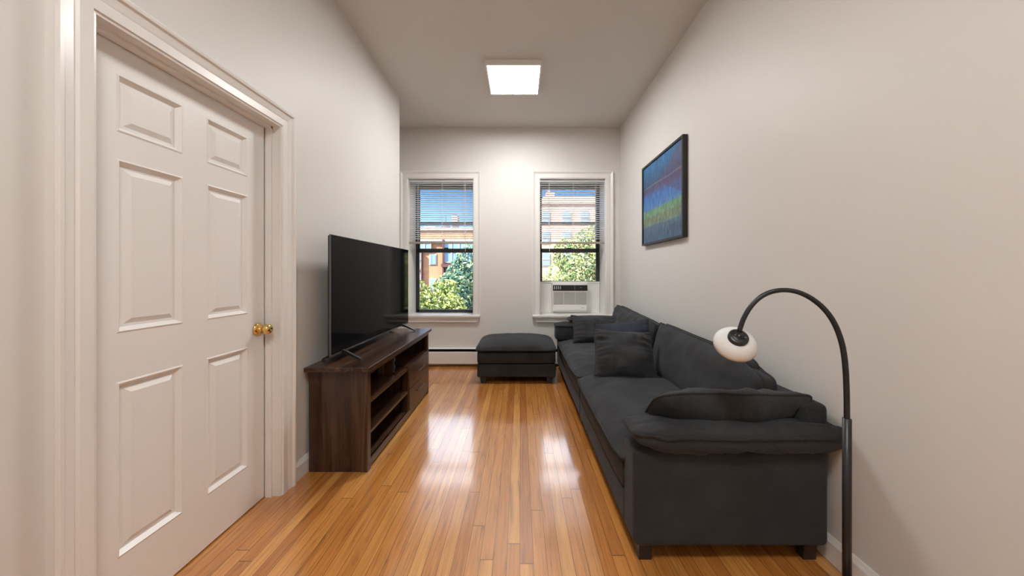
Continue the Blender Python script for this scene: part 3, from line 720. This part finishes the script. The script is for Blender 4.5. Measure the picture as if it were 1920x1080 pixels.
# ---- floor lamp
lp = thing('arc_floor_lamp', 'black gooseneck floor lamp with small white shade over the near armrest', 'floor lamp', (1.14, 1.16, 0))
YL = 1.25
def px3(x, y, Y): return Vector(((x - CX) * Y / F, Y, CH - (y - CY) * Y / F))
sc = px3(1384, 633, YL)                    # black cap
nrm = Vector((-.187, -.706, .686)).normalized()
q = nrm.to_track_quat('Z', 'X').to_matrix().to_4x4(); LM = T(sc) @ q
pr = [(a * .90, b * .80) for a, b in [(.0, -.004), (.034, -.006), (.056, -.014), (.072, -.030), (.080, -.048), (.082, -.062), (.079, -.062), (.077, -.048), (.069, -.032), (.054, -.017), (.033, -.010), (0, -.008)]]
obj('lamp_shade', MB().lathe(pr, LM, 48), M['shade'], lp, smooth=True, label='white domed shade')
obj('bulb', MB().lathe([(0, -.050), (.016, -.046), (.022, -.034), (.018, -.022), (.012, -.012), (.012, -.008)], LM, 20), M['shade'], lp, smooth=True)
cap = obj('shade_cap', MB().lathe([(0, .010), (.007, .010), (.0075, .0125), (.010, .0125), (.0105, .010), (.022, .010), (.030, .009), (.0335, .006), (.034, .002), (.034, -.006), (.030, -.009), (0, -.009)], LM, 40), M['black'], lp, smooth=True)
side = q.to_3x3() @ Vector((1, 0, 0))
for k, (dx_, dz_) in enumerate(((-.62, .55), (.80, -.15))):
    right = Vector((.84, -.54, 0)); upv = nrm.cross(right).normalized(); 
    if upv.z < 0: upv = -upv
    c_ = sc + nrm * .010 + (right * dx_ + upv * dz_) * .026
    obj('screw', MB().lathe([(0, .0015), (.0022, .0018), (.0036, .0015), (.0036, -.001)], T(c_) @ q, 16), M['tvedge'], cap, smooth=True)
obj('cap_button', MB().lathe([(0, .0045), (.003, .004), (.0035, .002), (.0035, 0)], T(sc + nrm * .011) @ q, 16), M['metalgrey'], cap, smooth=True)
ctrl = [(1387, 618, YL - .004), (1394, 598, YL - .006), (1406, 577, YL - .01), (1422, 560, YL - .015), (1440, 549.5, YL - .02), (1460, 544.5, YL - .03), (1480, 544.5, YL - .035), (1500, 549, YL - .045), (1522, 560, YL - .055), (1544, 578, YL - .065), (1562, 602, YL - .075), (1575, 632, YL - .083), (1583, 668, YL - .088), (1587, 720, YL - .09), (1588, 790, YL - .09)]
P = [px3(*c) for c in ctrl]
sp3 = []
for i in range(len(P) - 1):
    p0, p1, p2, p3 = P[max(i - 1, 0)], P[i], P[i + 1], P[min(i + 2, len(P) - 1)]
    for j in range(6):
        t_ = j / 6; sp3.append(.5 * ((2 * p1) + (-p0 + p2) * t_ + (2 * p0 - 5 * p1 + 4 * p2 - p3) * t_ ** 2 + (-p0 + 3 * p1 - 3 * p2 + p3) * t_ ** 3))
sp3.append(P[-1]); sp3.insert(0, sc + nrm * .004 + Vector((.003, 0, .02)))
bot_ = Vector((P[-1].x, P[-1].y, .02))
obj('gooseneck', MB().tube(sp3, .0085, 14), M['black'], lp, smooth=True)
obj('pole', MB().tube([P[-1] + Vector((0, 0, .01)), bot_], .0125, 16), M['black'], lp, smooth=True)
obj('lamp_base', MB().lathe([(0, .024), (.02, .024), (.11, .018), (.118, .012), (.118, 0), (0, 0)], T((P[-1].x, P[-1].y, 0)), 40), M['black'], lp, smooth=True)

# ================================================================ OUTDOORS
GZ = -7.5
struct('ground', MB().box(-60, 60, 5.4, 90, GZ - .3, GZ), M['street'], 'grey street far below the windows', 'ground')
YA = 25.0
def bz(y, Y): return CH + (CY - y) * Y / F
def bx_(x, Y): return (x - CX) * Y / F
# pale brick building seen through the right window
bR = thing('brick_building', 'pale brick building with curtained arched windows seen through the right window', 'building', (7, YA, GZ))
zt = bz(374, YA)
wallR = MB().box(bx_(1014, YA), 16, YA, YA + 9, GZ, zt)
obj('wall', wallR, M['brick_pale'], bR)
obj('parapet', MB().box(bx_(1012, YA), 16.1, YA - .18, YA + .1, zt - .35, zt + .05).box(bx_(1020, YA), 9, YA + .6, YA + 1.0, zt, zt + .40), M['brick_pale'], bR)
obj('chimney', MB().box(bx_(1026, YA), bx_(1042, YA), YA + 1, YA + 2, zt, zt + .75).box(bx_(1030, YA), bx_(1034, YA), YA + 1.2, YA + 1.5, zt + .7, zt + 1.15), M['brick_pale'], bR)
def arch_window(x0, x1, y0, y1, par, Y=YA, mt='curtained'):
    X0_, X1_, Z0, Z1 = bx_(x0, Y), bx_(x1, Y), bz(y1, Y), bz(y0, Y)
    n = 8; poly = [(X0_, Z0), (X1_, Z0)] + [((X0_ + X1_) / 2 + (X1_ - X0_) / 2 * math.cos(PI * k / n), Z1 - .12 + .14 * math.sin(PI * k / n)) for k in range(n + 1)]
    fr = MB().prism([((x - (X0_ + X1_) / 2) * 1.14 + (X0_ + X1_) / 2, z + (.08 if z > (Z0 + Z1) / 2 else -.08)) for x, z in poly], 'y', Y - .05, Y + .05)
    w_ = obj('window', fr, M['stone'], par)
    obj('pane', MB().prism(poly, 'y', Y - .09, Y - .04), M[mt], w_)
    obj('sash_bar', MB().box(X0_, X1_, Y - .12, Y - .085, (Z0 + Z1) / 2 - .04, (Z0 + Z1) / 2 + .04), M['stone'], w_)
for (a, b_) in ((1017, 1031), (1054, 1070), (1088, 1104), (1124, 1140), (1160, 1176), (1198, 1214)):
    arch_window(a, b_, 397, 419, bR); arch_window(a, b_, 434, 456, bR); arch_window(a, b_, 474, 498, bR)
# orange brick building seen through the left window
YB2 = 27.0
bL = thing('brick_building', 'orange brick building with glazed bays and flat roof seen through the left window', 'building', (-8, YB2, GZ))
zt2 = bz(429, YB2)
obj('wall', MB().box(-20, bx_(965, YB2), YB2, YB2 + 8, GZ, zt2), M['brick'], bL)
obj('cornice', MB().box(-20.2, bx_(966, YB2), YB2 - .35, YB2 + .1, bz(453, YB2), bz(449.5, YB2)).box(-20.1, bx_(965.5, YB2), YB2 - .2, YB2 + .2, zt2 - .12, zt2 + .08), M['stone'], bL)
def bay(x0, x1, y0, y1, nx, rows_):
    X0_, X1_, Z0, Z1 = bx_(x0, YB2), bx_(x1, YB2), bz(y1, YB2), bz(y0, YB2)
    w_ = obj('bay_window', MB().box(X0_, X1_, YB2 - .25, YB2 + .05, Z0, Z1), M['blueglass'], bL)
    fr = MB()
    for k in range(nx + 1): x = X0_ + (X1_ - X0_) * k / nx; fr.box(x - .05, x + .05, YB2 - .32, YB2 - .24, Z0, Z1)
    for k in range(rows_ + 1): z = Z0 + (Z1 - Z0) * k / rows_; fr.box(X0_, X1_, YB2 - .32, YB2 - .24, z - .05, z + .05)
    obj('mullions', fr, M['stone'], w_)
bay(786, 809, 455, 469, 2, 1); bay(834, 890, 453, 492, 4, 2); bay(892, 950, 453, 500, 4, 3)
bay(760, 791, 474, 505, 2, 2); bay(760, 791, 512, 540, 2, 2); bay(838, 950, 505, 560, 6, 3); bay(700, 752, 455, 505, 3, 3)
obj('balcony_trim', MB().box(bx_(832, YB2), bx_(835, YB2), YB2 - .5, YB2 + .1, GZ, bz(450, YB2)).box(bx_(791.5, YB2), bx_(793.5, YB2), YB2 - .4, YB2 + .1, GZ, bz(474, YB2)).box(bx_(832, YB2), bx_(890, YB2), YB2 - .9, YB2, bz(501, YB2), bz(495, YB2)), M['redtrim'], bL)
w_ = obj('window', MB().box(bx_(805, YB2), bx_(819, YB2), YB2 - .07, YB2 + .05, bz(497, YB2), bz(476, YB2)), M['stone'], bL)
obj('pane', MB().box(bx_(811, YB2), bx_(817.5, YB2), YB2 - .12, YB2 - .06, bz(495.5, YB2), bz(478, YB2)).box(bx_(806.5, YB2), bx_(810, YB2), YB2 - .12, YB2 - .06, bz(495.5, YB2), bz(478, YB2)), M['blueglass'], w_)
w_ = obj('window', MB().box(bx_(805, YB2), bx_(819, YB2), YB2 - .07, YB2 + .05, bz(545, YB2), bz(522, YB2)), M['stone'], bL)
obj('pane', MB().box(bx_(806.5, YB2), bx_(817.5, YB2), YB2 - .12, YB2 - .06, bz(543, YB2), bz(524, YB2)), M['blueglass'], w_)
rt = obj('roof_tower', MB().box(bx_(839, YB2), bx_(848, YB2), YB2 + 2, YB2 + 3, zt2, bz(402, YB2 + 2)), M['darkstuff'], bL)
tb = MB()
for k in range(4): z = bz(406 + 4.2 * k, YB2 + 2); tb.box(bx_(838, YB2), bx_(849, YB2), YB2 + 1.9, YB2 + 3.1, z - .04, z + .04)
obj('tower_band', tb, M['stone'], rt)
dm = MB().lathe([(.42, 0), (.40, .2), (.28, .42), (.08, .55), (.03, .6), (.02, 1.2), (0, 1.2)], T((bx_(831, YB2), YB2 + 1, zt2 + .05)), 16)
obj('roof_vent', dm, M['darkstuff'], bL)
rf = MB().box(bx_(790, YB2), bx_(812, YB2), YB2 + .8, YB2 + 2, zt2, zt2 + .35).box(bx_(858, YB2), bx_(872, YB2), YB2 + 1, YB2 + 2, zt2, zt2 + .25)
obj('roof_unit', rf, M['stone'], bL)

def tree(label, cx, cy, cz, rx, ry, rz, lm, nleaf, seed, leaf=.15):
    rnd = random.Random(seed)
    t_ = thing('leafy_tree', label, 'tree', (cx, cy, GZ), 'trees in front of the buildings')
    tk = MB().tube([(cx, cy, GZ), (cx + .1, cy, GZ + 2.5), (cx - .05, cy, cz - rz * .6), (cx, cy, cz + rz * .2)], [.28, .2, .16, .06], 10)
    obj('trunk', tk, M['bark'], t_, smooth=True)
    bm_ = MB(); cl = []
    for k in range(34):
        while True:
            p = Vector((rnd.uniform(-1, 1), rnd.uniform(-1, 1), rnd.uniform(-1, 1)))
            if p.length < 1: break
        p = p.normalized() * (p.length ** .5) * .8
        cl.append((Vector((cx + p.x * rx, cy + p.y * ry, cz + p.z * rz)), rnd.uniform(.24, .42)))
        if k < 16: bm_.tube([(cx, cy, cz - rz * .5 + rnd.uniform(0, .5)), Vector((cx, cy, cz - rz * .3)).lerp(cl[-1][0], .5) + Vector((0, 0, .1)), cl[-1][0]], [.07, .04, .012], 6)
    obj('branches', bm_, M['bark'], t_)
    vs = []; fs = []
    for k in range(nleaf):
        c_, r_ = cl[rnd.randrange(len(cl))]
        while True:
            p = Vector((rnd.uniform(-1, 1), rnd.uniform(-1, 1), rnd.uniform(-1, 1)))
            if .2 < p.length < 1: break
        p = p.normalized() * (p.length ** .4)
        pos = c_ + Vector((p.x * rx, p.y * ry, p.z * rz)) * r_
        n_ = (p.normalized() + Vector((rnd.gauss(0, .6), rnd.gauss(-.35, .6), rnd.gauss(.3, .6)))).normalized()
        a = n_.orthogonal().normalized(); a = (a * math.cos(rnd.uniform(0, 6.28)) + n_.cross(a) * math.sin(rnd.uniform(0, 6.28))).normalized()
        b2 = n_.cross(a).normalized(); l = leaf * rnd.uniform(.5, 1.4); w2 = l * .24; i = len(vs)
        vs += [pos - a * l * .5, pos + b2 * w2 - n_ * .012 + a * l * -.08, pos + a * l * .5 - n_ * l * .15, pos - b2 * w2 - n_ * .012 - a * l * .08, pos + n_ * .02]
        fs += [[i, i + 1, i + 4], [i + 1, i + 2, i + 4], [i + 2, i + 3, i + 4], [i + 3, i, i + 4]]
    obj('foliage', MB().add(vs, fs), lm, t_)
    return t_
tree('yellow-green leafy tree at the lower left of the left window', -3.0, 11.0, -.40, 1.35, 1.2, 1.6, M['leaf_lime'], 11000, 1)
tree('blue-green leafy tree on the right side of the left window', -2.25, 14.6, -.30, 1.6, 1.5, 2.45, M['leaf_teal'], 13000, 2, .19)
tree('pale green leafy tree rising behind the air conditioner in the right window', 2.95, 13.5, .62, 2.1, 1.7, 2.5, M['leaf_pale'], 24000, 3)
tree('low pale green tree at the left edge of the right window', 1.6, 17.5, -1.0, 1.6, 1.5, 2.8, M['leaf_pale'], 6000, 4, .2)
